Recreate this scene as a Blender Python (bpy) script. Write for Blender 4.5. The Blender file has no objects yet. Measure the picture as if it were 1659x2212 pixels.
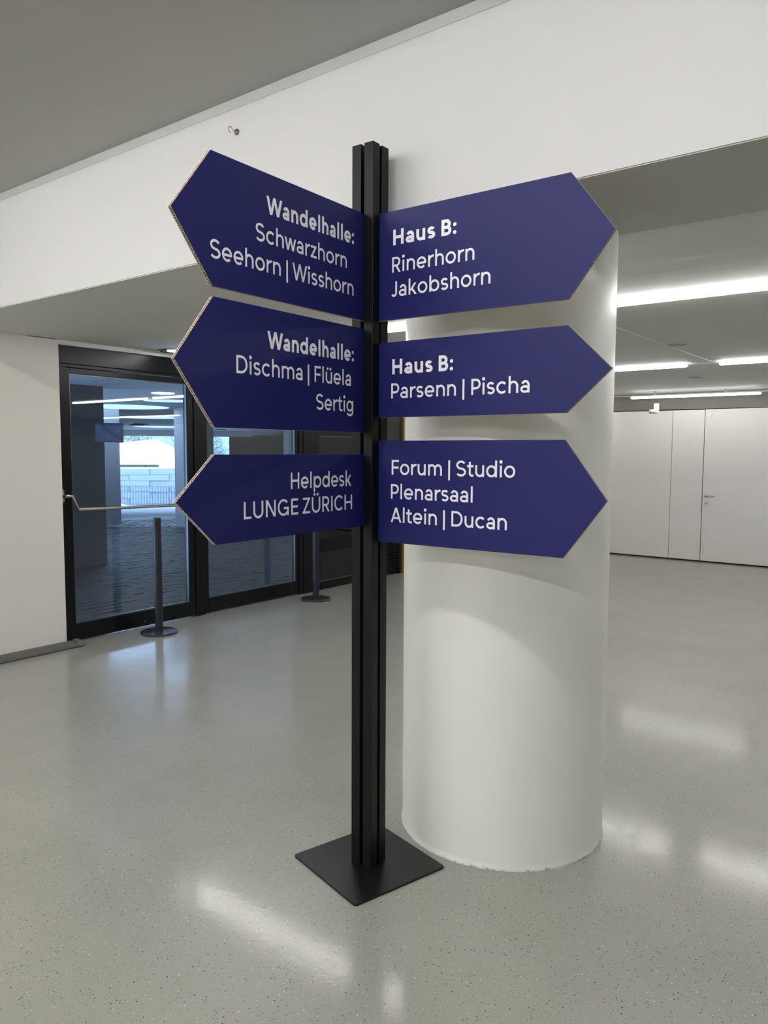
import bpy, bmesh, math, random
from mathutils import Vector, Matrix, noise

random.seed(7)
SC = bpy.context.scene
COL = SC.collection
R = math.radians

# ------------------------------------------------------------------ camera
F_PX, YAW, PITCH, ROLL, CAM_H = 1649.64, R(37.280), R(4.601), R(0.266), 1.6
fw = Vector((-math.sin(YAW) * math.cos(PITCH), math.cos(YAW) * math.cos(PITCH), -math.sin(PITCH)))
rt = Vector((math.cos(YAW), math.sin(YAW), 0))
up = rt.cross(fw)
rt2 = rt * math.cos(ROLL) + up * math.sin(ROLL)
up2 = -rt * math.sin(ROLL) + up * math.cos(ROLL)
cd = bpy.data.cameras.new('camera')
cam = bpy.data.objects.new('camera', cd)
COL.objects.link(cam)
cd.sensor_fit = 'VERTICAL'
cd.sensor_height = 36.0
cd.sensor_width = 36.0 * 1659 / 2212
cd.lens = F_PX / 2212 * 36.0
cd.clip_start = 0.05
cd.clip_end = 300
M = Matrix((( rt2.x, up2.x, -fw.x, 0), (rt2.y, up2.y, -fw.y, 0), (rt2.z, up2.z, -fw.z, CAM_H), (0, 0, 0, 1)))
cam.matrix_world = M
SC.camera = cam

# ------------------------------------------------------------------ world + exposure
SKY_STRENGTH = 3.4
SKY_COLOR = (0.48, 0.68, 1.0, 1)
TUBE_LOW, TUBE_HIGH, TUBE_HALL, TUBE_REAR, SPOT = 9.0, 12.0, 28.0, 5.0, 7.0
w = bpy.data.worlds.new('sky')
SC.world = w
w.use_nodes = True
bg = w.node_tree.nodes['Background']
bg.inputs[0].default_value = SKY_COLOR
bg.inputs[1].default_value = SKY_STRENGTH
SC.view_settings.view_transform = 'Standard'
SC.view_settings.look = 'None'
SC.view_settings.exposure = 1.65
SC.view_settings.gamma = 1.0
SC.view_settings.use_curve_mapping = False
try:
    SC.cycles.max_bounces = 10
    SC.cycles.diffuse_bounces = 6
    SC.cycles.transparent_max_bounces = 12
    SC.cycles.sample_clamp_indirect = 6.0
    SC.cycles.caustics_reflective = False
    SC.cycles.caustics_refractive = False
except Exception:
    pass

# ------------------------------------------------------------------ materials
def lin(c):
    return tuple(((x / 255) / 12.92 if x / 255 <= 0.04045 else ((x / 255 + 0.055) / 1.055) ** 2.4) for x in c) + (1,)

def mat(name, color, rough=0.6, metal=0.0, spec=0.5, coat=0.0, noise_amt=0.0, noise_scale=8.0, bump=0.0, bump_scale=60.0, bump_dist=0.002, stretch=None, coat_rough=0.1):
    m = bpy.data.materials.new(name)
    m.use_nodes = True
    nt = m.node_tree
    b = nt.nodes['Principled BSDF']
    b.inputs['Base Color'].default_value = color
    b.inputs['Roughness'].default_value = rough
    b.inputs['Metallic'].default_value = metal
    b.inputs['Specular IOR Level'].default_value = spec
    b.inputs['Coat Weight'].default_value = coat
    b.inputs['Coat Roughness'].default_value = coat_rough
    tc = nt.nodes.new('ShaderNodeTexCoord')
    src = tc.outputs['Object']
    if stretch:
        mp = nt.nodes.new('ShaderNodeMapping')
        mp.inputs['Scale'].default_value = stretch
        nt.links.new(src, mp.inputs['Vector'])
        src = mp.outputs['Vector']
    n = nt.nodes.new('ShaderNodeTexNoise')
    n.inputs['Scale'].default_value = noise_scale
    n.inputs['Detail'].default_value = 5
    nt.links.new(src, n.inputs['Vector'])
    mx = nt.nodes.new('ShaderNodeMix')
    mx.data_type = 'RGBA'
    nt.links.new(n.outputs['Fac'], mx.inputs['Factor'])
    mx.inputs[6].default_value = tuple(c * (1 - noise_amt) for c in color[:3]) + (1,)
    mx.inputs[7].default_value = tuple(min(1, c * (1 + noise_amt)) for c in color[:3]) + (1,)
    nt.links.new(mx.outputs[2], b.inputs['Base Color'])
    if bump:
        n2 = nt.nodes.new('ShaderNodeTexNoise')
        n2.inputs['Scale'].default_value = bump_scale
        n2.inputs['Detail'].default_value = 4
        nt.links.new(src, n2.inputs['Vector'])
        bp = nt.nodes.new('ShaderNodeBump')
        bp.inputs['Strength'].default_value = bump
        bp.inputs['Distance'].default_value = bump_dist
        nt.links.new(n2.outputs['Fac'], bp.inputs['Height'])
        nt.links.new(bp.outputs['Normal'], b.inputs['Normal'])
    return m

def emit(name, color, strength):
    m = bpy.data.materials.new(name)
    m.use_nodes = True
    nt = m.node_tree
    b = nt.nodes['Principled BSDF']
    b.inputs['Base Color'].default_value = (0.8, 0.8, 0.8, 1)
    b.inputs['Emission Color'].default_value = color
    b.inputs['Emission Strength'].default_value = strength
    return m

def glass(name, tint, refl=1.0):
    m = bpy.data.materials.new(name)
    m.use_nodes = True
    nt = m.node_tree
    nt.nodes.remove(nt.nodes['Principled BSDF'])
    out = nt.nodes['Material Output']
    t = nt.nodes.new('ShaderNodeBsdfTransparent')
    t.inputs[0].default_value = tint
    g = nt.nodes.new('ShaderNodeBsdfGlossy')
    g.inputs['Roughness'].default_value = 0.0
    g.inputs['Color'].default_value = (refl, refl, refl, 1)
    # Schlick reflectance, the same from both sides of the thin pane
    lw = nt.nodes.new('ShaderNodeLayerWeight')
    lw.inputs['Blend'].default_value = 0.5
    pw = nt.nodes.new('ShaderNodeMath')
    pw.operation = 'POWER'
    pw.inputs[1].default_value = 5.0
    nt.links.new(lw.outputs['Facing'], pw.inputs[0])
    fr = nt.nodes.new('ShaderNodeMath')
    fr.operation = 'MULTIPLY_ADD'
    fr.inputs[1].default_value = 0.955
    fr.inputs[2].default_value = 0.045
    nt.links.new(pw.outputs[0], fr.inputs[0])
    mx = nt.nodes.new('ShaderNodeMixShader')
    nt.links.new(fr.outputs[0], mx.inputs[0])
    nt.links.new(t.outputs[0], mx.inputs[1])
    nt.links.new(g.outputs[0], mx.inputs[2])
    nt.links.new(mx.outputs[0], out.inputs[0])
    return m

def floor_material():
    m = bpy.data.materials.new('speckled_linoleum')
    m.use_nodes = True
    nt = m.node_tree
    L = nt.links
    b = nt.nodes['Principled BSDF']
    tc = nt.nodes.new('ShaderNodeTexCoord')
    def nz(scale, detail=4, rough=0.5):
        n = nt.nodes.new('ShaderNodeTexNoise')
        n.inputs['Scale'].default_value = scale
        n.inputs['Detail'].default_value = detail
        n.inputs['Roughness'].default_value = rough
        L.new(tc.outputs['Object'], n.inputs['Vector'])
        return n
    def ramp(src, stops):
        r = nt.nodes.new('ShaderNodeValToRGB')
        while len(r.color_ramp.elements) < len(stops):
            r.color_ramp.elements.new(0.5)
        for e, (p, c) in zip(r.color_ramp.elements, stops):
            e.position = p
            e.color = c
        L.new(src, r.inputs[0])
        return r
    def math_(op, a, bb):
        k = nt.nodes.new('ShaderNodeMath')
        k.operation = op
        for i, v in enumerate((a, bb)):
            if isinstance(v, (int, float)):
                k.inputs[i].default_value = v
            else:
                L.new(v, k.inputs[i])
        return k.outputs[0]
    base = ramp(nz(1.3, 6, 0.6).outputs['Fac'], [(0.3, FLOOR_A), (0.7, FLOOR_B)])
    cur = base.outputs[0]
    # chips: distance to voronoi feature, kept only in randomly chosen cells
    wob = nz(500, 2)
    for scale, thr, keep, col in ((118, 0.25, 0.13, lin((34, 34, 32))), (165, 0.24, 0.16, lin((56, 56, 52))), (112, 0.22, 0.11, lin((208, 206, 196))), (230, 0.28, 0.16, lin((104, 102, 93))), (190, 0.26, 0.12, lin((178, 176, 164)))):
        v = nt.nodes.new('ShaderNodeTexVoronoi')
        v.inputs['Scale'].default_value = scale
        mp = nt.nodes.new('ShaderNodeMapping')
        mp.inputs['Location'].default_value = (scale * 0.37, scale * 0.11, 0)
        L.new(tc.outputs['Object'], mp.inputs['Vector'])
        L.new(mp.outputs[0], v.inputs['Vector'])
        sep = nt.nodes.new('ShaderNodeSeparateColor')
        L.new(v.outputs['Color'], sep.inputs[0])
        size = math_('MULTIPLY', sep.outputs[1], thr * 0.9)
        size = math_('ADD', size, thr * 0.35)
        d = math_('ADD', v.outputs['Distance'], math_('MULTIPLY', math_('SUBTRACT', wob.outputs['Fac'], 0.5), 0.12))
        near = math_('LESS_THAN', d, size)
        pick = math_('LESS_THAN', sep.outputs[0], keep)
        fac = math_('MULTIPLY', near, pick)
        mx = nt.nodes.new('ShaderNodeMix')
        mx.data_type = 'RGBA'
        L.new(fac, mx.inputs['Factor'])
        L.new(cur, mx.inputs[6])
        mx.inputs[7].default_value = col
        cur = mx.outputs[2]
    L.new(cur, b.inputs['Base Color'])
    rr = ramp(nz(5, 5, 0.65).outputs['Fac'], [(0.3, (FLOOR_R[0],) * 3 + (1,)), (0.7, (FLOOR_R[1],) * 3 + (1,))])
    L.new(rr.outputs[0], b.inputs['Roughness'])
    b.inputs['Specular IOR Level'].default_value = 0.4
    b.inputs['Coat Weight'].default_value = 0.42
    cr = ramp(nz(7, 5, 0.65).outputs['Fac'], [(0.3, (0.075,) * 3 + (1,)), (0.7, (0.135,) * 3 + (1,))])
    L.new(cr.outputs[0], b.inputs['Coat Roughness'])
    bp = nt.nodes.new('ShaderNodeBump')
    bp.inputs['Strength'].default_value = 0.28
    bp.inputs['Distance'].default_value = 0.001
    L.new(nz(45, 4, 0.6).outputs['Fac'], bp.inputs['Height'])
    L.new(bp.outputs['Normal'], b.inputs['Normal'])
    L.new(bp.outputs['Normal'], b.inputs['Coat Normal'])
    return m

FLOOR_A = lin((146, 146, 137))
FLOOR_B = lin((157, 157, 148))
FLOOR_R = (0.29, 0.37)
MAT = {}
MAT['floor'] = floor_material()
MAT['white'] = mat('white_wall_paint', lin((208, 208, 209)), 0.62, noise_amt=0.02, noise_scale=1.5, bump=0.25, bump_scale=90, bump_dist=0.001)
MAT['column'] = mat('white_column_paint', lin((236, 237, 232)), 0.36, noise_amt=0.025, noise_scale=2.5, bump=0.35, bump_scale=55, bump_dist=0.0012)
def add_foot_grime(m):
    nt = m.node_tree
    L = nt.links
    b = nt.nodes['Principled BSDF']
    old = b.inputs['Base Color'].links[0].from_socket
    tc = nt.nodes.new('ShaderNodeTexCoord')
    sp = nt.nodes.new('ShaderNodeSeparateXYZ')
    L.new(tc.outputs['Object'], sp.inputs[0])
    n = nt.nodes.new('ShaderNodeTexNoise')
    n.inputs['Scale'].default_value = 26
    n.inputs['Detail'].default_value = 6
    n.inputs['Roughness'].default_value = 0.7
    L.new(tc.outputs['Object'], n.inputs['Vector'])
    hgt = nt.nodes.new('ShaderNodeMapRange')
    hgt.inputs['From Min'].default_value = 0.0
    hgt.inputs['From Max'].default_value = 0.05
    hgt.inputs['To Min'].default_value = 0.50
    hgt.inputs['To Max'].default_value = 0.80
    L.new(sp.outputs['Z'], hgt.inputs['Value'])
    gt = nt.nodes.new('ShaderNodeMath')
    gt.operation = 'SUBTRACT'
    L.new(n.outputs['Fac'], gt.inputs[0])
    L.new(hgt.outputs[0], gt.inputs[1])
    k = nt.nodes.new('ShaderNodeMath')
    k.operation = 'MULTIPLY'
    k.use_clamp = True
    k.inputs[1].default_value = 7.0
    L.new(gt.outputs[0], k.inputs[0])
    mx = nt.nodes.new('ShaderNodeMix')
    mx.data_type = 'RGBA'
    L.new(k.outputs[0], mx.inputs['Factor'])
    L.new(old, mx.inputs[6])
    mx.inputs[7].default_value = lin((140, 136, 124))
    L.new(mx.outputs[2], b.inputs['Base Color'])
add_foot_grime(MAT['column'])
MAT['leftwall'] = mat('warm_white_wall_paint', lin((218, 217, 210)), 0.6, noise_amt=0.02, noise_scale=1.5, bump=0.2, bump_scale=90, bump_dist=0.001)
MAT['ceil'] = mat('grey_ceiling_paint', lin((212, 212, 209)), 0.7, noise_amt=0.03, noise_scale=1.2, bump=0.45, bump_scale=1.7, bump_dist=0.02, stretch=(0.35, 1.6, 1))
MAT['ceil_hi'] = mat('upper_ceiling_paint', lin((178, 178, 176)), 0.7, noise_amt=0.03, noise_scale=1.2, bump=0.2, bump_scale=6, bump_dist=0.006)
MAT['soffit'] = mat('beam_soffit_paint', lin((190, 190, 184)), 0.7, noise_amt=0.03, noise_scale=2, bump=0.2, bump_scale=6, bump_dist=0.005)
MAT['panel'] = mat('light_grey_panel_laminate', lin((224, 220, 214)), 0.42, noise_amt=0.01, noise_scale=3)
MAT['band'] = mat('grey_upper_band_paint', lin((120, 118, 112)), 0.7)
MAT['gap'] = mat('shadow_gap_black', lin((25, 25, 25)), 0.8)
MAT['strip'] = mat('dark_grey_bumper_rubber', lin((88, 87, 84)), 0.5, noise_amt=0.15, noise_scale=14, bump=0.3, bump_scale=50)
MAT['post'] = mat('black_powder_coat', lin((8, 10, 13)), 0.45, spec=0.24, noise_amt=0.03, bump=0.08, bump_scale=700, bump_dist=0.0003)
MAT['plate'] = mat('black_powder_coat_plate', lin((14, 15, 17)), 0.34, spec=0.4, noise_amt=0.05, bump=0.1, bump_scale=600, bump_dist=0.0003)
MAT['blue'] = mat('navy_blue_print', lin((22, 27, 93)), 0.5, spec=0.3, noise_amt=0.02, bump=0.03, bump_scale=300, bump_dist=0.0004)
MAT['letter'] = mat('white_vinyl_lettering', lin((244, 243, 248)), 0.5)
MAT['liner'] = mat('white_cardboard_liner', lin((214, 206, 196)), 0.8)
MAT['core'] = mat('brown_cardboard_core', lin((62, 48, 38)), 0.9, noise_amt=0.2, noise_scale=120)
MAT['flute'] = mat('kraft_cardboard_flute', lin((176, 154, 132)), 0.85, noise_amt=0.2, noise_scale=90)
MAT['frame'] = mat('black_door_frame_metal', lin((8, 10, 14)), 0.3, spec=0.22, noise_amt=0.1, noise_scale=5)
MAT['bead'] = mat('grey_glazing_bead', lin((96, 100, 104)), 0.35, metal=0.7)
MAT['steel'] = mat('brushed_stainless_steel', lin((176, 168, 156)), 0.3, metal=1.0, noise_amt=0.05)
MAT['chrome'] = mat('polished_chrome', lin((200, 200, 200)), 0.12, metal=1.0)
MAT['brass'] = mat('aged_brass', lin((170, 148, 88)), 0.4, metal=0.75, noise_amt=0.1, noise_scale=20)
MAT['dark'] = mat('dark_interior_panel', lin((26, 30, 31)), 0.35, noise_amt=0.05)
MAT['slat'] = mat('black_louvre_slat', lin((24, 25, 26)), 0.5)
MAT['stan'] = mat('anthracite_stanchion_paint', lin((24, 28, 34)), 0.38, spec=0.45)
MAT['stanbase'] = mat('anthracite_stanchion_base', lin((44, 48, 56)), 0.26, spec=0.6)
MAT['whiteplastic'] = mat('white_plastic', lin((232, 230, 222)), 0.4)
MAT['rail'] = mat('white_lamp_rail', lin((222, 221, 216)), 0.5)
MAT['tube_low'] = emit('glowing_tube', (1.0, 0.98, 0.98, 1), TUBE_LOW)
MAT['tube_high'] = emit('glowing_tube_upper', (1.0, 0.98, 0.965, 1), TUBE_HIGH)
MAT['tube_hall'] = emit('glowing_tube_hall', (1.0, 0.98, 0.965, 1), TUBE_HALL)
MAT['tube_rear'] = emit('glowing_tube_rear', (1.0, 0.98, 0.98, 1), TUBE_REAR)
MAT['spot'] = emit('glowing_downlight', (1.0, 0.95, 0.88, 1), SPOT)
MAT['glass'] = glass('door_glass', (0.80, 0.86, 0.90, 1))
MAT['glassdark'] = glass('tinted_door_glass', (0.35, 0.38, 0.38, 1))
MAT['cover'] = mat('grey_ceiling_cover', lin((160, 157, 151)), 0.6)
MAT['concrete'] = mat('exterior_concrete', lin((122, 122, 122)), 0.85, noise_amt=0.12, noise_scale=2, bump=0.4, bump_scale=20)
MAT['concrete_dark'] = mat('exterior_grey_wall', lin((66, 63, 58)), 0.85, noise_amt=0.08, noise_scale=2)
MAT['roof'] = mat('board_marked_concrete_soffit', lin((165, 167, 171)), 0.8, noise_amt=0.2, noise_scale=3, stretch=(0.2, 3.0, 1), bump=0.4, bump_scale=10)
MAT['edge'] = mat('brightened_edge_beam', lin((205, 208, 212)), 0.8, noise_amt=0.08, noise_scale=2)
MAT['street'] = mat('snow_dusted_street', lin((172, 174, 178)), 0.7, noise_amt=0.35, noise_scale=0.9, bump=0.3, bump_scale=6)
MAT['paver'] = mat('dark_paving_stone', lin((56, 54, 52)), 0.62, spec=0.3, noise_amt=0.35, noise_scale=3.5, bump=0.5, bump_scale=30)
MAT['joint'] = mat('paving_bed', lin((44, 43, 42)), 0.9)
MAT['snow'] = mat('snow', lin((236, 240, 245)), 0.7, noise_amt=0.02, bump=0.5, bump_scale=3, bump_dist=0.05)
MAT['retain'] = mat('board_marked_retaining_wall', lin((150, 156, 162)), 0.85, noise_amt=0.2, noise_scale=4, stretch=(0.3, 0.3, 4), bump=0.5, bump_scale=10, bump_dist=0.02)
MAT['fence'] = mat('galvanised_fence', lin((176, 190, 200)), 0.5)
MAT['wood'] = mat('weathered_pallet_wood', lin((96, 86, 72)), 0.85, noise_amt=0.3, noise_scale=9)
MAT['leaf'] = mat('pine_foliage', lin((74, 110, 80)), 0.8, noise_amt=0.4, noise_scale=2)
MAT['twig'] = mat('bare_twig_bark', lin((130, 112, 108)), 0.9, noise_amt=0.3, noise_scale=3)
MAT['bezel'] = mat('black_screen_bezel', lin((14, 14, 18)), 0.4)

def screen_material():
    m = bpy.data.materials.new('display_picture')
    m.use_nodes = True
    nt = m.node_tree
    b = nt.nodes['Principled BSDF']
    tc = nt.nodes.new('ShaderNodeTexCoord')
    n = nt.nodes.new('ShaderNodeTexNoise')
    n.inputs['Scale'].default_value = 9
    nt.links.new(tc.outputs['Object'], n.inputs['Vector'])
    r = nt.nodes.new('ShaderNodeValToRGB')
    r.color_ramp.elements[0].position = 0.42
    r.color_ramp.elements[0].color = lin((16, 22, 44))
    r.color_ramp.elements[1].position = 0.5
    r.color_ramp.elements[1].color = lin((26, 38, 64))
    nt.links.new(n.outputs['Fac'], r.inputs[0])
    nt.links.new(r.outputs[0], b.inputs['Emission Color'])
    nt.links.new(r.outputs[0], b.inputs['Base Color'])
    b.inputs['Emission Strength'].default_value = 0.5
    return m
MAT['screen'] = screen_material()

# ------------------------------------------------------------------ helpers
class MB:
    """collects simple shapes and links them as one mesh object"""
    def __init__(self):
        self.v, self.f = [], []
    def add(self, vs, fs):
        k = len(self.v)
        self.v += [tuple(p) for p in vs]
        self.f += [tuple(i + k for i in f) for f in fs]
        return self
    def box(self, x0, x1, y0, y1, z0, z1, mtx=None):
        vs = [Vector(p) for p in ((x0, y0, z0), (x1, y0, z0), (x1, y1, z0), (x0, y1, z0), (x0, y0, z1), (x1, y0, z1), (x1, y1, z1), (x0, y1, z1))]
        if mtx:
            vs = [mtx @ p for p in vs]
        return self.add(vs, [(0, 3, 2, 1), (4, 5, 6, 7), (0, 1, 5, 4), (1, 2, 6, 5), (2, 3, 7, 6), (3, 0, 4, 7)])
    def prism(self, pts, h, mtx):
        """polygon in local xy, extruded along local z from 0 to h"""
        n = len(pts)
        a = [mtx @ Vector((p[0], p[1], 0)) for p in pts]
        b = [mtx @ Vector((p[0], p[1], h)) for p in pts]
        return self.add(a + b, [tuple(range(n))[::-1], tuple(range(n, 2 * n))] + [(i, (i + 1) % n, n + (i + 1) % n, n + i) for i in range(n)])
    def lathe(self, prof, cx=0, cy=0, seg=48, cap=True):
        vs, fs = [], []
        for r, z in prof:
            for i in range(seg):
                a = 2 * math.pi * i / seg
                vs.append((cx + r * math.cos(a), cy + r * math.sin(a), z))
        for j in range(len(prof) - 1):
            for i in range(seg):
                fs.append((j * seg + i, j * seg + (i + 1) % seg, (j + 1) * seg + (i + 1) % seg, (j + 1) * seg + i))
        if cap:
            fs.append(tuple(range(seg))[::-1])
            fs.append(tuple((len(prof) - 1) * seg + i for i in range(seg)))
        return self.add(vs, fs)
    def tube(self, path, r, seg=12):
        path = [Vector(p) for p in path]
        vs, fs = [], []
        for k, p in enumerate(path):
            d = (path[min(k + 1, len(path) - 1)] - path[max(k - 1, 0)]).normalized()
            ref = Vector((0, 0, 1)) if abs(d.z) < 0.9 else Vector((1, 0, 0))
            a = d.cross(ref).normalized()
            b = d.cross(a)
            rr = r[k] if isinstance(r, (list, tuple)) else r
            for i in range(seg):
                t = 2 * math.pi * i / seg
                vs.append(p + (a * math.cos(t) + b * math.sin(t)) * rr)
        for k in range(len(path) - 1):
            for i in range(seg):
                fs.append((k * seg + i, k * seg + (i + 1) % seg, (k + 1) * seg + (i + 1) % seg, (k + 1) * seg + i))
        fs.append(tuple(range(seg))[::-1])
        fs.append(tuple((len(path) - 1) * seg + i for i in range(seg)))
        return self.add(vs, fs)
    def build(self, name, material, parent=None, bevel=0.0, smooth=False, seg=2):
        me = bpy.data.meshes.new(name)
        off = Vector((0, 0, 0))
        if parent is not None:
            off = world_loc(parent)
        me.from_pydata([tuple(Vector(p) - off) for p in self.v], [], self.f)
        bm = bmesh.new()
        bm.from_mesh(me)
        bmesh.ops.recalc_face_normals(bm, faces=bm.faces)
        if bevel:
            bmesh.ops.bevel(bm, geom=[e for e in bm.edges], offset=bevel, segments=seg, profile=0.5, affect='EDGES', clamp_overlap=True)
        bm.to_mesh(me)
        bm.free()
        if smooth:
            for p in me.polygons:
                p.use_smooth = True
            try:
                me.set_sharp_from_angle(angle=R(35))
            except Exception:
                pass
        me.materials.append(material)
        o = bpy.data.objects.new(name, me)
        COL.objects.link(o)
        if parent is not None:
            o.parent = parent
        return o

WL = {}
def world_loc(o):
    p = Vector((0, 0, 0))
    while o is not None:
        p += o.location
        o = o.parent
    return p

def tag(o, label=None, cat=None, group=None, kind=None):
    if label: o['label'] = label
    if cat: o['category'] = cat
    if group: o['group'] = group
    if kind: o['kind'] = kind
    return o

def thing(name, loc, label, cat, group=None):
    o = bpy.data.objects.new(name, None)
    o.empty_display_size = 0.1
    COL.objects.link(o)
    o.location = loc
    return tag(o, label, cat, group)

def frame(ax, ay, az, o):
    m = Matrix.Identity(4)
    for i, a in enumerate((ax, ay, az)):
        for j in range(3):
            m[j][i] = a[j]
    for j in range(3):
        m[j][3] = o[j]
    return m
EZ = Vector((0, 0, 1))
def struct(o):
    o['kind'] = 'structure'
    return o

def sempty(name, loc):
    o = bpy.data.objects.new(name, None)
    o.empty_display_size = 0.1
    COL.objects.link(o)
    o.location = loc
    o['kind'] = 'structure'
    return o

# ------------------------------------------------------------------ room shell
XL, XR, YB, YF = -5.72, 8.0, -12.0, 11.6       # left wall face, right, rear, back wall face
ZL, ZH = 2.46, 3.115                            # low and high ceiling
BY0, BY1 = 2.339, 3.03                          # bulkhead beam
GX = -5.84                                      # glass door plane

struct(MB().box(-6.0, XR + 0.2, YB - 0.2, YF + 0.3, -0.12, 0.0).build('floor', MAT['floor']))
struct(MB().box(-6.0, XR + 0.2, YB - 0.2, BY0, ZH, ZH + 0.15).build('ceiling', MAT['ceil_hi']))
struct(MB().box(-6.0, XR + 0.2, BY1, YF + 0.3, ZL, ZL + 0.15).build('ceiling', MAT['ceil']))
# the bulkhead: white face, painted soffit underneath
bk = struct(MB().box(-6.0, XR + 0.2, BY0, BY1, ZL - 0.004 + 0.002, ZH + 0.15).build('wall_bulkhead', MAT['white']))
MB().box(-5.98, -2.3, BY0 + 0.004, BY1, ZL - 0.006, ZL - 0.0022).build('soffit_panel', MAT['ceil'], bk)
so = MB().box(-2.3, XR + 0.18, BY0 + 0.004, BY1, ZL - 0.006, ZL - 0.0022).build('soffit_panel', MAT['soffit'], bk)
# thin cove where the bulkhead meets the upper ceiling
struct(MB().box(XL, XR, BY0 - 0.004, BY0, ZH - 0.042, ZH).build('trim_1', MAT['white'], bevel=0.002))
# walls
struct(MB().box(-6.0, XL, YB - 0.2, BY0, 0, ZH).box(-6.0, XL, BY0, 3.283, 0, ZL - 0.006).build('wall_left', MAT['leftwall']))
struct(MB().box(XR, XR + 0.2, YB - 0.2, YF + 0.3, 0, ZH).build('wall_right', MAT['white']))
struct(MB().box(-6.0, XR, YB - 0.2, YB, 0, ZH).build('wall_rear', MAT['white']))
struct(MB().box(-6.0, -5.80, 8.36, YF + 0.3, 0, ZL).build('wall_side', MAT['leftwall']))
# dark grey bumper strip on the floor against the left wall
bs = MB()
prof = [(0, 0), (0.075, 0), (0.08, 0.012), (0.072, 0.034), (0.05, 0.046), (0.0, 0.05)]
for (y0, y1, k) in ((YB, 3.335, 1.0), (3.335, 3.375, 1.12)):
    n = len(prof)
    a = [(XL + 0.0 + p[0] * k, y0, p[1] * k) for p in prof]
    b = [(XL + 0.0 + p[0] * k, y1, p[1] * k) for p in prof]
    bs.add(a + b, [tuple(range(n)), tuple(range(n, 2 * n))[::-1]] + [(i, (i + 1) % n, n + (i + 1) % n, n + i) for i in range(n)])
struct(bs.build('baseboard_left', MAT['strip'], smooth=True))
# ceiling joint: slim cover strip between two ceiling fields
struct(MB().box(-1.986, -1.978, BY1, 7.72, ZL - 0.003, ZL).build('trim_2', MAT['rail']))

# back wall: panelled partition with flush doors
wb = struct(MB().box(-6.0, XR, YF + 0.035, YF + 0.3, 0, ZL).build('wall_back', MAT['gap']))
MB().box(-5.80, XR, YF + 0.004, YF + 0.034, 2.222, ZL).build('wall_panel', MAT['band'], wb, bevel=0.001)
seams = [-5.80, -3.484, -3.034]
MB().box(-5.80, -3.487, YF, YF + 0.034, 0.022, 2.208).build('wall_panel', MAT['panel'], wb, bevel=0.0015)
MB().box(-3.481, -3.036, YF, YF + 0.034, 0.022, 2.208).build('wall_panel', MAT['panel'], wb, bevel=0.0015)
x = -1.99
while x < XR - 0.3:
    x2 = min(x + 1.6, XR)
    MB().box(x + 0.003, x2 - 0.003, YF, YF + 0.034, 0.022, 2.208).build('wall_panel', MAT['panel'], wb, bevel=0.0015)
    x = x2
d1 = sempty('door_1', (-2.5, YF, 0))
MB().box(-3.026, -1.994, YF - 0.002, YF + 0.034, 0.022, 2.212).build('door_leaf', MAT['panel'], d1, bevel=0.0015)
h = MB().lathe([(0.0, 0), (0.026, 0), (0.026, 0.008), (0.0, 0.010)], seg=24, cap=False)
def rot_to_y(mb, cx, cz, y):
    mb.v = [(cx + p[0], y - p[2], cz + p[1]) for p in mb.v]
    return mb
hd = rot_to_y(h, -2.975, 0.970, YF - 0.002).build('handle_rose', MAT['steel'], d1, smooth=True)
MB().tube([(-2.975, YF - 0.008, 0.970), (-2.975, YF - 0.045, 0.970), (-2.965, YF - 0.054, 0.970), (-2.95, YF - 0.056, 0.970), (-2.845, YF - 0.056, 0.970)], 0.010, 12).build('handle_lever', MAT['steel'], d1, smooth=True)
rot_to_y(MB().lathe([(0.0, 0), (0.026, 0), (0.026, 0.006), (0.0, 0.008)], seg=24, cap=False), -2.972, 0.872, YF - 0.002).build('lock_rose', MAT['steel'], d1, smooth=True)
rot_to_y(MB().lathe([(0.0, 0), (0.030, 0), (0.030, 0.010), (0.022, 0.014), (0.0, 0.015)], seg=24, cap=False), -2.962, 2.128, YF - 0.002).build('round_tag', MAT['whiteplastic'], d1, smooth=True)

# ------------------------------------------------------------------ glazed door front (plane x = GX)
struct(MB().box(-6.0, -5.745, 3.283, 8.36, 2.425, ZL).build('trim_3', MAT['white']))
head = struct(MB().box(GX - 0.10, GX + 0.055, 3.20, 8.36, 2.285, 2.425).build('trim_4', MAT['frame'], bevel=0.003))
MB().box(GX - 0.09, GX + 0.035, 3.20, 8.36, 2.262, 2.285).build('drip_strip', MAT['frame'], head)
struct(MB().box(GX - 0.07, GX + 0.02, 3.20, 3.398, 0.0, 2.262).build('trim_5', MAT['frame'], bevel=0.002))

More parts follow.
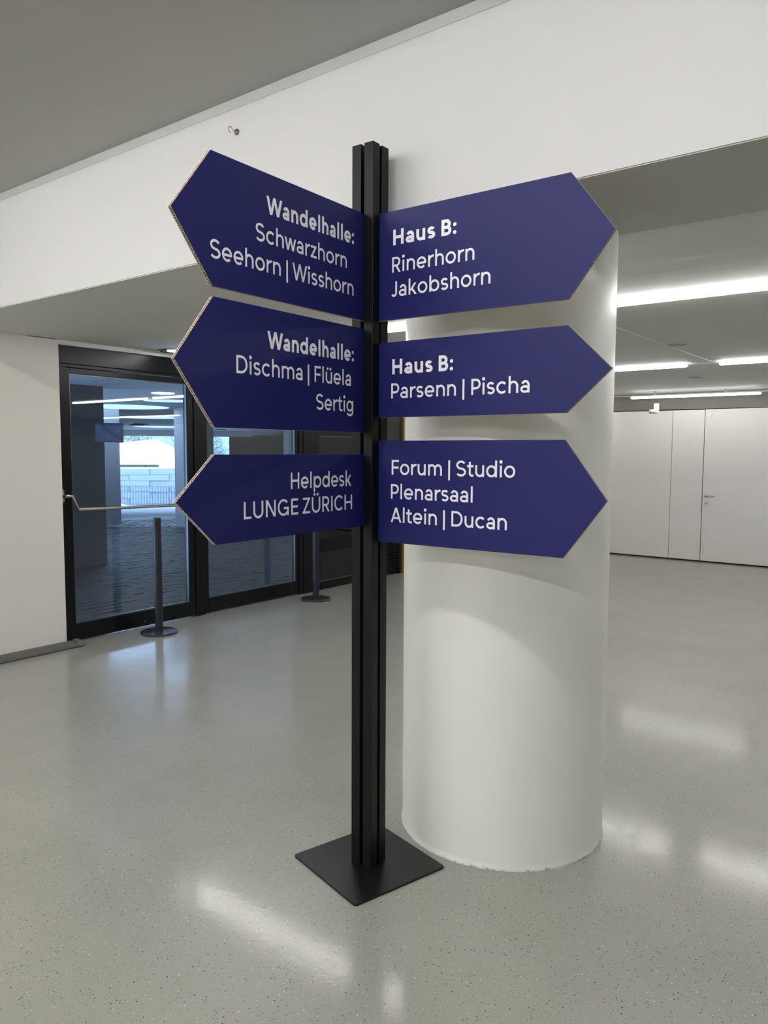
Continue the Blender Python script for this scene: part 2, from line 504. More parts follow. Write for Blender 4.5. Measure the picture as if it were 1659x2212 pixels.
def leaf(name, y0, y1, z0, z1, gl, zr=0.145, st=0.036, gm='glass', rails=(), top=None):
    """framed glass leaf between y0 and y1; gl=(gy0,gy1,gz0,gz1) clear opening"""
    root = sempty(name, (GX, (y0 + y1) / 2, 0))
    gy0, gy1, gz0, gz1 = gl
    fx0, fx1 = GX - 0.055, GX + 0.012
    MB().box(fx0, fx1, y0, gy0, z0, z1).build('stile', MAT['frame'], root, bevel=0.002)
    MB().box(fx0, fx1, gy1, y1, z0, z1).build('stile', MAT['frame'], root, bevel=0.002)
    MB().box(fx0, fx1, gy0, gy1, z0, gz0).build('bottom_rail', MAT['frame'], root, bevel=0.002)
    MB().box(fx0, fx1, gy0, gy1, gz1, z1).build('top_rail', MAT['frame'], root, bevel=0.002)
    bd = MB()
    bx0, bx1 = GX - 0.022, GX + 0.002
    t = 0.009
    bd.box(bx0, bx1, gy0, gy0 + t, gz0, gz1).box(bx0, bx1, gy1 - t, gy1, gz0, gz1)
    bd.box(bx0, bx1, gy0 + t, gy1 - t, gz0, gz0 + t).box(bx0, bx1, gy0 + t, gy1 - t, gz1 - t, gz1)
    bd.build('glazing_bead', MAT['bead'], root)
    for (a, b) in rails:
        MB().box(fx0, fx1, gy0, gy1, a, b).build('mid_rail', MAT['frame'], root, bevel=0.002)
    MB().box(GX - 0.020, GX - 0.012, gy0 + 0.002, gy1 - 0.002, gz0 + 0.002, gz1 - 0.002).build('glass_pane', MAT[gm], root)
    return root

dl = leaf('door_2', 3.400, 4.675, 0.012, 2.258, (3.432, 4.612, 0.150, 2.212))
# panic push bar on the glazed leaf
pb = MB()
pb.tube([(GX + 0.07, 3.345, 1.221), (GX + 0.075, 3.392, 1.217), (GX + 0.078, 3.446, 1.106), (GX + 0.080, 4.56, 1.086), (GX + 0.075, 4.62, 1.200), (GX + 0.07, 4.66, 1.212)], 0.0125, 14)
pbar = pb.build('push_bar', MAT['steel'], dl, smooth=True)
MB().tube([(GX + 0.080, 4.20, 1.0925), (GX + 0.080, 4.212, 1.0923)], 0.0145, 14).build('sleeve', MAT['steel'], pbar, smooth=True)
for yy in (3.342, 4.662):
    k = MB()
    oval = [(0.013 * math.cos(R(a)), (0.040 if a < 180 else -0.040) + 0.013 * math.sin(R(a))) for a in list(range(0, 181, 20)) + list(range(180, 361, 20))]
    k.prism(oval, 0.010, frame(Vector((0, 1, 0)), EZ, Vector((1, 0, 0)), Vector((GX + 0.0125, yy, 1.219))))
    k.build('handle_plate', MAT['steel'], pbar)
    MB().tube([(GX + 0.020, yy, 1.219), (GX + 0.080, yy, 1.219)], 0.0125, 16).build('handle_hub', MAT['steel'], pbar, smooth=True)
# mullion between the leaf and the fixed light
mu = sempty('trim_6', (GX, 4.73, 0))
MB().box(GX - 0.08, GX + 0.022, 4.678, 4.728, 0.0, 2.262).build('mullion_post', MAT['frame'], mu, bevel=0.002)
MB().box(GX - 0.08, GX + 0.016, 4.732, 4.792, 0.0, 2.262).build('mullion_post', MAT['frame'], mu, bevel=0.002)
wn = leaf('window_1', 4.795, 6.100, 0.012, 2.258, (4.838, 6.064, 0.155, 2.205))
mu2 = sempty('trim_7', (GX, 6.25, 0))
for (a, b, dx) in ((6.103, 6.165, 0.022), (6.169, 6.330, 0.028), (6.334, 6.412, 0.018)):
    MB().box(GX - 0.08, GX + dx, a, b, 0.0, 2.262).build('mullion_post', MAT['frame'], mu2, bevel=0.002)
# small round cover caps along the threshold
caps = MB()
for yy in (3.42, 3.78, 4.10, 4.71, 5.05, 5.32, 5.80, 5.98):
    s = MB().lathe([(0.0, 0), (0.006, 0), (0.005, 0.003), (0.0, 0.0035)], seg=10, cap=False)
    s.v = [(GX + 0.012 + p[2], yy + p[0], 0.055 + p[1]) for p in s.v]
    caps.add(s.v, s.f)
cp = caps.build('screw_caps', MAT['bead'], dl)
d3 = leaf('door_3', 6.415, 7.300, 0.010, 2.258, (6.448, 7.262, 0.095, 1.765), gm='glassdark', rails=((0.435, 0.585),))
# louvred panel beside it, every slat its own piece
lv = sempty('wall_louvre', (GX, 7.66, 0))
MB().box(GX - 0.10, GX - 0.03, 7.305, 8.005, 0.0, 2.262).build('backing', MAT['frame'], lv)
MB().box(GX - 0.03, GX + 0.014, 7.305, 7.335, 0.0, 2.262).build('stile', MAT['frame'], lv)
MB().box(GX - 0.03, GX + 0.014, 7.975, 8.005, 0.0, 2.262).build('stile', MAT['frame'], lv)
MB().box(GX - 0.03, GX + 0.012, 7.335, 7.975, 1.60, 2.262).build('plain_panel', MAT['slat'], lv, bevel=0.002)
z = 0.03
first = None
while z < 1.58:
    if first is None:
        s = MB()
        s.add([(GX - 0.028, 7.337, 0.016), (GX + 0.008, 7.337, 0.0), (GX + 0.010, 7.337, 0.004), (GX - 0.026, 7.337, 0.020),
               (GX - 0.028, 7.973, 0.016), (GX + 0.008, 7.973, 0.0), (GX + 0.010, 7.973, 0.004), (GX - 0.026, 7.973, 0.020)],
              [(0, 1, 2, 3), (7, 6, 5, 4), (0, 4, 5, 1), (1, 5, 6, 2), (2, 6, 7, 3), (3, 7, 4, 0)])
        first = s.build('slat', MAT['slat'], lv)
        first.location = Vector((0, 0, z))
    else:
        c = first.copy()
        COL.objects.link(c)
        c.location = (0, 0, z)
    z += 0.026
# brass framed door at the far end
d4 = sempty('door_4', (GX, 8.18, 0))
MB().box(GX - 0.03, GX + 0.045, 8.035, 8.118, 0.0, 2.010).build('brass_post', MAT['brass'], d4, bevel=0.004)
MB().box(GX - 0.03, GX + 0.030, 8.035, 8.062, 2.010, 2.262).build('brass_post', MAT['brass'], d4, bevel=0.003)
MB().box(GX - 0.10, GX - 0.04, 8.008, 8.36, 0.0, 2.262).build('door_leaf', MAT['dark'], d4)
for zz in (0.70, 1.83):
    MB().box(GX - 0.04, GX + 0.02, 8.118, 8.34, zz - 0.012, zz + 0.012).build('brass_bar', MAT['brass'], d4, bevel=0.002)
MB().tube([(GX + 0.01, 8.19, 1.83), (GX + 0.03, 8.19, 1.93), (GX + 0.03, 8.19, 1.99), (GX + 0.0, 8.19, 2.02)], 0.013, 10).build('brass_handle', MAT['brass'], d4, smooth=True)
struct(MB().box(-6.25, -6.15, 6.48, 8.36, 0, 2.42).box(-6.15, -5.95, 8.30, 8.36, 0, 2.42).build('wall_dark_backing', MAT['dark']))  # added dark sheet that makes the tinted panes in front read near-black

# ------------------------------------------------------------------ round column
CX, CY, CR = -1.543, 2.876, 0.4274
cm = MB()
seg = 128
prof = [(CR + 0.003, 0.0), (CR + 0.0035, 0.006), (CR + 0.003, 0.010), (CR + 0.001, 0.016), (CR, 0.03)] + [(CR, 0.03 + (ZL - 0.006 - 0.03) * i / 24) for i in range(1, 25)]
cm.lathe(prof, 0, 0, seg)
vs = []
for p in cm.v:
    v = Vector(p)
    a = math.atan2(v.y, v.x)
    r = math.hypot(v.x, v.y)
    k = 0.0
    if v.z < 0.025 and v.z > -1:
        k = 0.0025 * noise.noise(Vector((math.cos(a) * 9, math.sin(a) * 9, v.z * 60)))
    k += 0.0012 * noise.noise(Vector((math.cos(a) * 3, math.sin(a) * 3, v.z * 2)))
    vs.append((math.cos(a) * (r + k), math.sin(a) * (r + k), v.z))
cm.v = vs
col = cm.build('column', MAT['column'], smooth=True)
col.location = (CX, CY, 0)
tag(col, 'thick round white painted column standing behind the signpost', 'column')

# ------------------------------------------------------------------ the signpost
PO = Vector((-1.772, 2.2375, 0))
PR = R(1.505)
sign = thing('signpost', PO, 'black four-bar signpost on a square base plate with six navy blue arrow boards', 'signpost')
EX = Vector((math.cos(PR), math.sin(PR), 0))
EY = Vector((-math.sin(PR), math.cos(PR), 0))
EZ = Vector((0, 0, 1))
PM = frame(EX, EY, EZ, PO)
W_, G_ = 0.040, 0.0145
for sx in (-1, 1):
    for sy in (-1, 1):
        x0, x1 = sorted((sx * G_ / 2, sx * (G_ / 2 + W_)))
        y0, y1 = sorted((sy * G_ / 2, sy * (G_ / 2 + W_)))
        MB().box(x0, x1, y0, y1, 0.008, 2.690, PM).build('post_bar', MAT['post'], sign, bevel=0.0016)
# joining plates low in the slots
for zz in (0.18, 1.0):
    MB().box(-G_ / 2, G_ / 2, -0.012, 0.012, zz, zz + 0.03, PM).build('spacer', MAT['post'], sign)
br = R(-15.45)
BX, BYv = Vector((math.cos(br), math.sin(br), 0)), Vector((-math.sin(br), math.cos(br), 0))
bc = Vector((-1.775, 2.241, 0))
hw = 0.211
pts = []
rc = 0.012
for (sx, sy, a0) in ((1, 1, 0), (-1, 1, 90), (-1, -1, 180), (1, -1, 270)):
    for k in range(6):
        a = R(a0 + 90 * k / 5)
        pts.append((sx * (hw - rc) + rc * math.cos(a), sy * (hw - rc) + rc * math.sin(a)))
MB().prism(pts, 0.008, frame(BX, BYv, EZ, bc)).build('base_plate', MAT['plate'], sign, bevel=0.0012)

# --- stroke lettering (flat white vinyl) ---
XH, OV = 0.735, 0.012
def glyph(ch, s):
    """strokes of one letter in cap-height units, and its advance box"""
    P = []
    h = s / 2
    def V(x, a, b): P.append([(x - h, a), (x + h, a), (x + h, b), (x - h, b)])
    def H(y, a, b): P.append([(a, y - h), (b, y - h), (b, y + h), (a, y + h)])
    def D(x0, y0, x1, y1):
        k = s * math.hypot(x1 - x0, y1 - y0) / abs(y1 - y0) / 2
        P.append([(x0 - k, y0), (x0 + k, y0), (x1 + k, y1), (x1 - k, y1)])
    def path(pts):
        n = len(pts)
        Ls, Rs = [], []
        for i in range(n):
            p0, p1 = pts[max(i - 1, 0)], pts[min(i + 1, n - 1)]
            dx, dy = p1[0] - p0[0], p1[1] - p0[1]
            l = math.hypot(dx, dy) or 1
            nx, ny = -dy / l * h, dx / l * h
            Ls.append((pts[i][0] + nx, pts[i][1] + ny))
            Rs.append((pts[i][0] - nx, pts[i][1] - ny))
        for i in range(n - 1):
            P.append([Rs[i], Rs[i + 1], Ls[i + 1], Ls[i]])
    def arc(cx, cy, rx, ry, a0, a1, n=None):
        n = n or max(6, int(abs(a1 - a0) / 9))
        return [(cx + rx * math.cos(R(a0 + (a1 - a0) * i / n)), cy + ry * math.sin(R(a0 + (a1 - a0) * i / n))) for i in range(n + 1)]
    def A(*a): path(arc(*a))
    def dot(x, y, r): P.append(arc(x, y, r, r, 0, 360, 20)[:-1])
    dr_ = 0.088 + s * 0.14
    if ch == 'o':
        A(.38, XH/2, .38-h, XH/2-h+OV, 0, 360); return P, .05, .76, .05
    if ch == 'c':
        A(.38, XH/2, .38-h, XH/2-h+OV, 44, 316); return P, .05, .69, .04
    if ch == 'e':
        A(.37, XH/2, .37-h, XH/2-h+OV, -7, 318 - 360 + 360 if False else 316)
        P_ = P
        H(XH/2-.02, h, .74-h*.5); return P, .05, .74, .05
    if ch == 'a':
        V(.61-h, 0, .45)
        A(.325, .45, .285-h, XH-h+OV-.45, 0, 158)
        A(.305, .215, .305-h, .215-h+OV, 0, 360)
        H(.43-h, .30, .61-h); return P, .05, .61, .08
    if ch == 'b':
        V(h, 0, 1.04); A(.39, XH/2, .37-h, XH/2-h+OV, 0, 360); return P, .09, .76, .05
    if ch == 'd':
        V(.76-h, 0, 1.04); A(.37, XH/2, .37-h, XH/2-h+OV, 0, 360); return P, .05, .76, .09
    if ch == 'p':
        V(h, -.27, XH); A(.39, XH/2, .37-h, XH/2-h+OV, 0, 360); return P, .09, .76, .05
    if ch == 'g':
        V(.74-h, .0, XH); A(.36, XH/2+.015, .36-h, XH/2-h, 0, 360); A(.37, .0, .37-h, .29-h, 0, -158); return P, .05, .74, .09
    if ch in 'nh':
        V(h, 0, XH if ch == 'n' else 1.04); A(.325, .42, .325-h, XH+OV-h-.42, 0, 168); V(.65-h, 0, .425); return P, .09, .65, .08
    if ch == 'm':
        V(h, 0, XH); c = .54
        A((h+c)/2+h*.0, .44, (c-h)/2, XH+OV-h-.44, 0, 168); V(c, 0, .445)
        A(c+(c-h)/2, .44, (c-h)/2, XH+OV-h-.44, 0, 168); V(2*c-h, 0, .445); return P, .09, 2*c, .08
    if ch in 'uü':
        V(h, .315, XH); V(.64-h, 0, XH); A(.32, .32, .32-h, .32-h+OV, 180, 360)
        if ch == 'ü': dot(.19, .92, dr_*.85); dot(.47, .92, dr_*.85)
        return P, .08, .64, .09
    if ch == 'r':
        V(h, 0, XH); path(arc(.40, .36, .40-h, XH-h+OV-.36, 172, 88) + [(.435, XH-h+OV)]); return P, .09, .42, .02
    if ch in 'sS':
        T, w = (XH, .56) if ch == 's' else (1.0, .74)
        ry = (T-2*h+2*OV)/4; rx = w/2-h
        cu, cl = T-h+OV-ry, h-OV+ry
        path(arc(w/2, cu, rx*.95, ry, 28, 240) + arc(w/2, cl, rx, ry, 60, -152)); return P, .05, w, .05
    if ch == 't':
        V(.20, .19, .94); H(XH-h, 0, .46); path(arc(.37, .20, .17, .20-h, 180, 268) + [(.47, h)]); return P, .02, .47, .04
    if ch == 'i':
        V(.10, 0, XH); dot(.10, .96, dr_); return P, .07, .20, .07
    if ch == 'l':
        V(h, 0, 1.04); return P, .10, s, .10
    if ch == '|':
        V(h*.9, -.28, 1.02); return P, .12, s*.9, .12
    if ch == 'k':
        V(h, 0, 1.04); D(h+.07, .25, .53, XH); D(.25, .40, .56, 0); return P, .09, .64, .02
    if ch == 'w':
        a = .06
        D(a, XH, .27, 0); D(.27, 0, .49, XH); D(.49, XH, .71, 0); D(.71, 0, .92, XH); return P, .0, .98, .0
    if ch == 'z':
        H(XH-h, .02, .54); H(h, .0, .56); D(.09, h, .47, XH-h); return P, .05, .56, .05
    if ch == 'W':
        D(.07, 1, .36, 0); D(.36, 0, .66, 1); D(.66, 1, .96, 0); D(.96, 0, 1.25, 1); return P, .0, 1.32, .0
    if ch == 'A':
        D(.07, 0, .44, 1); D(.81, 0, .44, 1); H(.30, .17, .71); return P, .02, .88, .02
    if ch == 'N':
        V(h, 0, 1); V(.80-h, 0, 1); D(h+.02, 1, .80-h-.02, 0); return P, .10, .80, .10
    if ch == 'Z':
        H(1-h, .03, .68); H(h, .0, .69); D(.09, h, .60, 1-h); return P, .05, .69, .05
    if ch == 'L':
        V(h, 0, 1); H(h, h, .58); return P, .10, .58, .04
    if ch == 'E':
        V(h, 0, 1); H(h, h, .60); H(.5, h, .57); H(1-h, h, .60); return P, .10, .60, .06
    if ch == 'F':
        V(h, 0, 1); H(.48, h, .57); H(1-h, h, .60); return P, .10, .60, .04
    if ch == 'H':
        V(h, 0, 1); V(.78-h, 0, 1); H(.5, h, .78-h); return P, .10, .78, .10
    if ch == 'I':
        V(h, 0, 1); return P, .10, s, .10
    if ch in 'UÜ':
        V(h, .37, 1); V(.78-h, .37, 1); A(.39, .375, .39-h, .375-h+OV, 180, 360)
        if ch == 'Ü': dot(.25, 1.17, dr_*.85); dot(.53, 1.17, dr_*.85)
        return P, .09, .78, .09
    if ch in 'RPB':
        V(h, 0, 1)
        yb = {'R': .44, 'P': .40, 'B': .50}[ch]
        cy, ry = (1-h + yb+h*.0)/2, (1-h - yb)/2
        w = {'R': .66, 'P': .66, 'B': .63}[ch]
        xx = w - h - ry*1.0
        H(1-h, h, xx); H(yb, h, xx); A(xx, cy, w-h-xx, ry, 90, -90)
        if ch == 'R': D(.33, yb, .61, 0); return P, .10, .70, .04
        if ch == 'B':
            ry2 = (yb-h)/2; xx2 = .68-h-ry2
            H(h, h, xx2); H(yb, h, xx2); A(xx2, (yb+h)/2, ry2, ry2, 90, -90); return P, .10, .68, .06
        return P, .10, .66, .03
    if ch == 'D':
        V(h, 0, 1); H(1-h, h, .36); H(h, h, .36); A(.36, .5, .84-h-.36, .5-h, 90, -90); return P, .10, .84, .06
    if ch == 'C':
        A(.48, .5, .48-h, .5-h+OV, 42, 318); return P, .06, .88, .04
    if ch == 'G':
        A(.48, .5, .48-h, .5-h+OV, 42, 330); H(.46, .50, .92-h); V(.92-h, .0, .46+h); return P, .06, .92, .10
    if ch == 'J':
        V(.50-h, .28, 1); A(.26, .28, .24-h, .28-h+OV, 0, -150); return P, .03, .50, .09
    if ch == ':':
        r = dr_*1.0; dot(r, r, r); dot(r, XH-r-.02, r); return P, .05, 2*r, .02
    return P, 0, .27, 0

def layout(text, s):
    items, x = [], 0
    for ch in text:
        P, l, wd, r_ = glyph(ch, s)
        items += [[(x + l + p[0], p[1]) for p in q] for q in P]
        x += l + wd + r_ + 0.008
    return items

CAP = 0.0535
def lettering(board, text, a0, a1, zbase, face, bold=False):
    """face(u, z, d) -> world point; u runs left to right as one reads"""
    polys = layout(text, 0.196 if bold else 0.138)
    xs = [p[0] for q in polys for p in q]
    lo, hi = min(xs), max(xs)
    k = (a1 - a0) / (hi - lo)
    mb = MB()
    for i, q in enumerate(polys):
        n = len(q)
        hgt = 0.0003 + (i % 9) * 0.000012
        mb.add([face(a0 + (p[0] - lo) * k, zbase + p[1] * CAP, hgt) for p in q], [tuple(range(n))])
    me = bpy.data.meshes.new('lettering')
    off = world_loc(board)
    me.from_pydata([tuple(Vector(p) - off) for p in mb.v], [], mb.f)
    me.materials.append(MAT['letter'])
    o = bpy.data.objects.new('lettering', me)
    COL.objects.link(o)
    o.parent = board
    return o

TH = 0.0130
def arrow_board(side, z0, z1, tail, tip, shoulder, lines, label, zt=None):
    """side 'R': board along +EX, printed on its -EY face; 'L': along -EY, printed on its +EX face"""
    if side == 'R':
        ax, n, o = EX, -EY, PO - EY * (TH / 2)
        face = lambda u, z, d: o + EX * u + EZ * z - EY * (-0.0 + d)
        pt = lambda u, z, d: PO + EX * u + EZ * z - EY * d
    else:
        face = lambda u, z, d: PO + EX * (TH / 2 + d) + EY * u + EZ * z
        pt = lambda u, z, d: PO - EY * u + EZ * z + EX * d
    zt = zt or (z0 + z1) / 2
    out = [(tail, z0), (shoulder, z0), (tip, zt), (shoulder, z1), (tail, z1)]
    bd = bpy.data.objects.new('arrow_board', None)
    COL.objects.link(bd)
    bd.parent = sign
    bd.location = pt((tail + tip) / 2, (z0 + z1) / 2, 0) - PO
    bd['label'] = label
    def slab(d0, d1, name, m, inset=0.0):
        c = [(tail + inset, z0 + inset), (shoulder - inset * .4, z0 + inset), (tip - inset * 1.4, zt), (shoulder - inset * .4, z1 - inset), (tail + inset, z1 - inset)]
        k = MB()
        a = [pt(u, z, d0) for u, z in c]
        b = [pt(u, z, d1) for u, z in c]
        m5 = len(c)
        k.add(a + b, [tuple(range(m5)), tuple(range(m5, 2 * m5))[::-1]] + [(i, (i + 1) % m5, m5 + (i + 1) % m5, m5 + i) for i in range(m5)])
        return k.build(name, m, bd)
    t = TH / 2
    slab(t - 0.0004, t, 'printed_face', MAT['blue'])
    slab(t - 0.0018, t - 0.0004, 'front_liner', MAT['liner'])
    slab(-t, -t + 0.0018, 'back_liner', MAT['liner'])
    slab(-t + 0.0018, t - 0.0018, 'honeycomb_core', MAT['core'], 0.005)
    # the paper flutes seen along every cut edge
    fl = MB()
    for i in range(5):
        (u0, w0), (u1, w1) = out[i], out[(i + 1) % 5]
        if i == 4:
            continue
        L = math.hypot(u1 - u0, w1 - w0)
        nn = int(L / 0.0068)
        du, dw = (u1 - u0) / L, (w1 - w0) / L
        iu, iw = -dw, du
        for j in range(nn):
            c = (j + 0.5 + random.uniform(-.18, .18)) * L / nn
            sk = random.uniform(-0.0016, 0.0016)
            hw_ = random.uniform(0.0006, 0.0016)
            vs = []
            for dd, s_ in ((-t + 0.0018, -sk), (t - 0.0018, sk)):
                for e in (-hw_, hw_):
                    for ins in (0.0002, 0.0052):
                        uu = u0 + du * (c + s_ + e) + iu * ins
                        ww = w0 + dw * (c + s_ + e) + iw * ins
                        vs.append(pt(uu, ww, dd))
            fl.add(vs, [(0, 1, 3, 2), (4, 6, 7, 5), (0, 4, 5, 1), (2, 3, 7, 6), (0, 2, 6, 4), (1, 5, 7, 3)])
    f = fl.build('flutes', MAT['flute'], bd)
    f['kind'] = 'stuff'
    for (text, a0, a1, zb, bold) in lines:
        lettering(bd, text, a0, a1, zb, face, bold)
    return bd

arrow_board('R', 2.068, 2.447, 0.010, 0.910, 0.768, [('Haus B:', .107, .367, 2.328, True), ('Rinerhorn', .103, .437, 2.233, False), ('Jakobshorn', .101, .498, 2.148, False)], 'top right arrow board reading Haus B, Rinerhorn, Jakobshorn', 2.257)
arrow_board('R', 1.720, 1.989, 0.010, 0.911, 0.770, [('Haus B:', .106, .360, 1.874, True), ('Parsenn | Pischa', .102, .645, 1.788, False)], 'middle right arrow board reading Haus B, Parsenn, Pischa', 1.850)
arrow_board('R', 1.263, 1.636, 0.010, 0.908, 0.770, [('Forum | Studio', .106, .600, 1.513, False), ('Plenarsaal', .103, .443, 1.425, False), ('Altein | Ducan', .103, .573, 1.339, False)], 'lowest right arrow board reading Forum, Studio, Plenarsaal, Altein, Ducan', 1.450)
arrow_board('L', 2.068, 2.445, 0.010, 0.905, 0.762, [('Wandelhalle:', -.540, -.105, 2.325, True), ('Schwarzhorn', -.587, -.145, 2.235, False), ('Seehorn | Wisshorn', -.768, -.107, 2.147, False)], 'top left arrow board reading Wandelhalle, Schwarzhorn, Seehorn, Wisshorn', 2.255)
arrow_board('L', 1.665, 2.039, 0.010, 0.903, 0.760, [('Wandelhalle:', -.540, -.105, 1.916, True), ('Dischma | Flüela', -.672, -.121, 1.829, False), ('Sertig', -.310, -.108, 1.737, False)], 'middle left arrow board reading Wandelhalle, Dischma, Flüela, Sertig', 1.850)
arrow_board('L', 1.321, 1.586, 0.010, 0.905, 0.762, [('Helpdesk', -.437, -.118, 1.473, False), ('LUNGE ZÜRICH', -.648, -.114, 1.388, False)], 'lowest left arrow board reading Helpdesk, LUNGE ZÜRICH', 1.453)

# ------------------------------------------------------------------ stanchions
def stanchion(x, y, label):
    t = thing('barrier_post', (x, y, 0), label, 'barrier post', 'black barrier posts by the glass doors')
    MB().lathe([(0.150, 0.0), (0.157, 0.004), (0.157, 0.016), (0.153, 0.021), (0.04, 0.023)], x, y, 56).build('base_disc', MAT['stanbase'], t, smooth=True)
    MB().lathe([(0.034, 0.022), (0.034, 1.000), (0.0335, 1.008), (0.029, 1.012)], x, y, 40).build('pole', MAT['stan'], t, smooth=True)
    MB().lathe([(0.029, 1.0115), (0.027, 1.0155)], x, y, 32).build('cap', MAT['bead'], t, smooth=True)
    a = R(-62)
    dx, dy = math.cos(a), math.sin(a)
    m = frame(Vector((-dy, dx, 0)), Vector((0, 0, 1)), Vector((dx, dy, 0)), Vector((x + dx * 0.0325, y + dy * 0.0325, 0)))
    k = MB()
    k.prism([(-0.005, 0.89), (0.005, 0.89), (0.005, 0.975), (-0.005, 0.975)], 0.0025, m)
    k.build('belt_slot', MAT['gap'], t)
stanchion(-5.545, 4.045, 'black barrier post on round base in front of the first glass door')
stanchion(-5.485, 6.005, 'black barrier post farther back, just left of the signpost bars')

# ------------------------------------------------------------------ lamps and ceiling fittings
def tube_lamp(x0, x1, y, zc, key, label, group, cable=False):
    t = thing('tube_lamp', ((x0 + x1) / 2, y, zc), label, 'ceiling lamp', group)
    zz = zc - 0.006
    MB().box(x0 - 0.012, x1 + 0.012, y - 0.036, y + 0.036, zz, zc - 0.0005).build('rail', MAT['rail'], t, bevel=0.002)
    # flat-bellied opal diffuser: most of the light goes down
    n, vs = 16, []
    for xx in (x0, x1):
        for i in range(n):
            a = 2 * math.pi * i / n
            vs.append((xx, y + 0.037 * math.copysign(abs(math.cos(a)) ** 0.7, math.cos(a)), zz - 0.0148 + 0.0145 * math.copysign(abs(math.sin(a)) ** 0.7, math.sin(a))))
    MB().add(vs, [tuple(range(n)), tuple(range(n, 2 * n))[::-1]] + [(i, (i + 1) % n, n + (i + 1) % n, n + i) for i in range(n)]).build('glowing_tube', MAT[key], t, smooth=True)
    for xx, s in ((x0, -1), (x1, 1)):
        MB().tube([(xx, y, zz - 0.0165), (xx + s * 0.018, y, zz - 0.0165)], 0.016, 14).build('end_cap', MAT['rail'], t, smooth=True)
    return t
LOWG = 'tube lamps under the low grey ceiling'
UPG = 'tube lamps under the high ceiling before the bulkhead'
Y1, Y2, Y3 = 4.33, 7.78, 11.12
tube_lamp(-5.42, -3.62, Y1, ZL, 'tube_low', 'tube lamp above the glass doors, hidden behind the left arrow boards', LOWG)
tube_lamp(-3.27, -1.95, Y1, ZL, 'tube_low', 'tube lamp glimpsed between post and column below the top right board', LOWG)
tube_lamp(-1.72, 0.06, Y1, ZL, 'tube_low', 'long bright tube lamp nearest on the low ceiling right of the column', LOWG)
tube_lamp(0.4, 3.4, Y1, ZL, 'tube_low', 'tube lamp in the front row farther right, outside the view', LOWG)
tube_lamp(-5.5, -4.3, Y2, ZL, 'tube_low', 'tube lamp in the middle row behind the signpost, above the louvred panel', LOWG)
tube_lamp(-4.0, -2.225, Y2, ZL, 'tube_low', 'middle-row tube lamp ending just right of the column', LOWG)
tube_lamp(-1.905, -1.03, Y2, ZL, 'tube_low', 'middle-row tube lamp running off the right edge', LOWG)
tube_lamp(-0.88, 1.36, Y2, ZL, 'tube_low', 'middle-row tube lamp mirrored large in the first glass door', LOWG)
tube_lamp(1.95, 4.2, Y2, ZL, 'tube_low', 'middle-row tube lamp mirrored at the left rim of the glass door', LOWG)
tube_lamp(-5.6, -4.35, Y3, ZL - 0.06, 'tube_rear', 'rear-row tube lamp hidden by the column', LOWG)
tube_lamp(-3.93, -2.22, Y3, ZL - 0.06, 'tube_rear', 'rear-row tube lamp above the flush grey door', LOWG)
tube_lamp(-1.9, -0.2, Y3, ZL - 0.06, 'tube_rear', 'rear-row tube lamp right of the flush grey door, outside the view', LOWG)
tube_lamp(0.1, 1.8, Y3, ZL - 0.06, 'tube_rear', 'rear-row tube lamp over the right-hand wall panels, outside the view', LOWG)
tube_lamp(2.6, 5.6, Y3, ZL - 0.06, 'tube_rear', 'rear-row tube lamp at the far right, outside the view', LOWG)
# the conduit the rear row hangs from
cnd = MB().box(-5.75, 6.5, Y3 - 0.014, Y3 + 0.014, ZL - 0.0605, ZL - 0.0455)
for xx in [-5.5 + 0.95 * i for i in range(13)]:
    cnd.box(xx - 0.012, xx + 0.012, Y3 - 0.012, Y3 + 0.012, ZL - 0.0455, ZL)
tag(cnd.build('lamp_track', MAT['rail']), 'thin white lamp track on short stems under the ceiling before the rear panels', 'lamp track')
for a_, b_x, lb in ((-4.28, -4.02, 'slim white track piece behind the column in the middle lamp row'), (-2.20, -1.93, 'slim white track piece joining two middle-row lamps right of the column'), (-1.01, -0.90, 'slim white track piece in the middle lamp row off the right edge'), (1.38, 1.93, 'slim white track piece at the far right of the middle lamp row')):
    tag(MB().box(a_, b_x, Y2 - 0.006, Y2 + 0.006, ZL - 0.012, ZL - 0.001).build('lamp_track', MAT['rail']), lb, 'lamp track')
for (yy, nm) in ((0.85, 'first row before the bulkhead'), (-2.1, 'second row'), (-6.0, 'third row'), (-9.5, 'last row')):
    for i, (a, b) in enumerate(((-5.3, -2.3), (-1.9, 0.9))):
        tube_lamp(a, b, yy, ZH, 'tube_high' if yy > 0 else 'tube_hall', '%s tube lamp on the high ceiling behind the viewer, %s' % (('left', 'right')[i], nm), UPG)

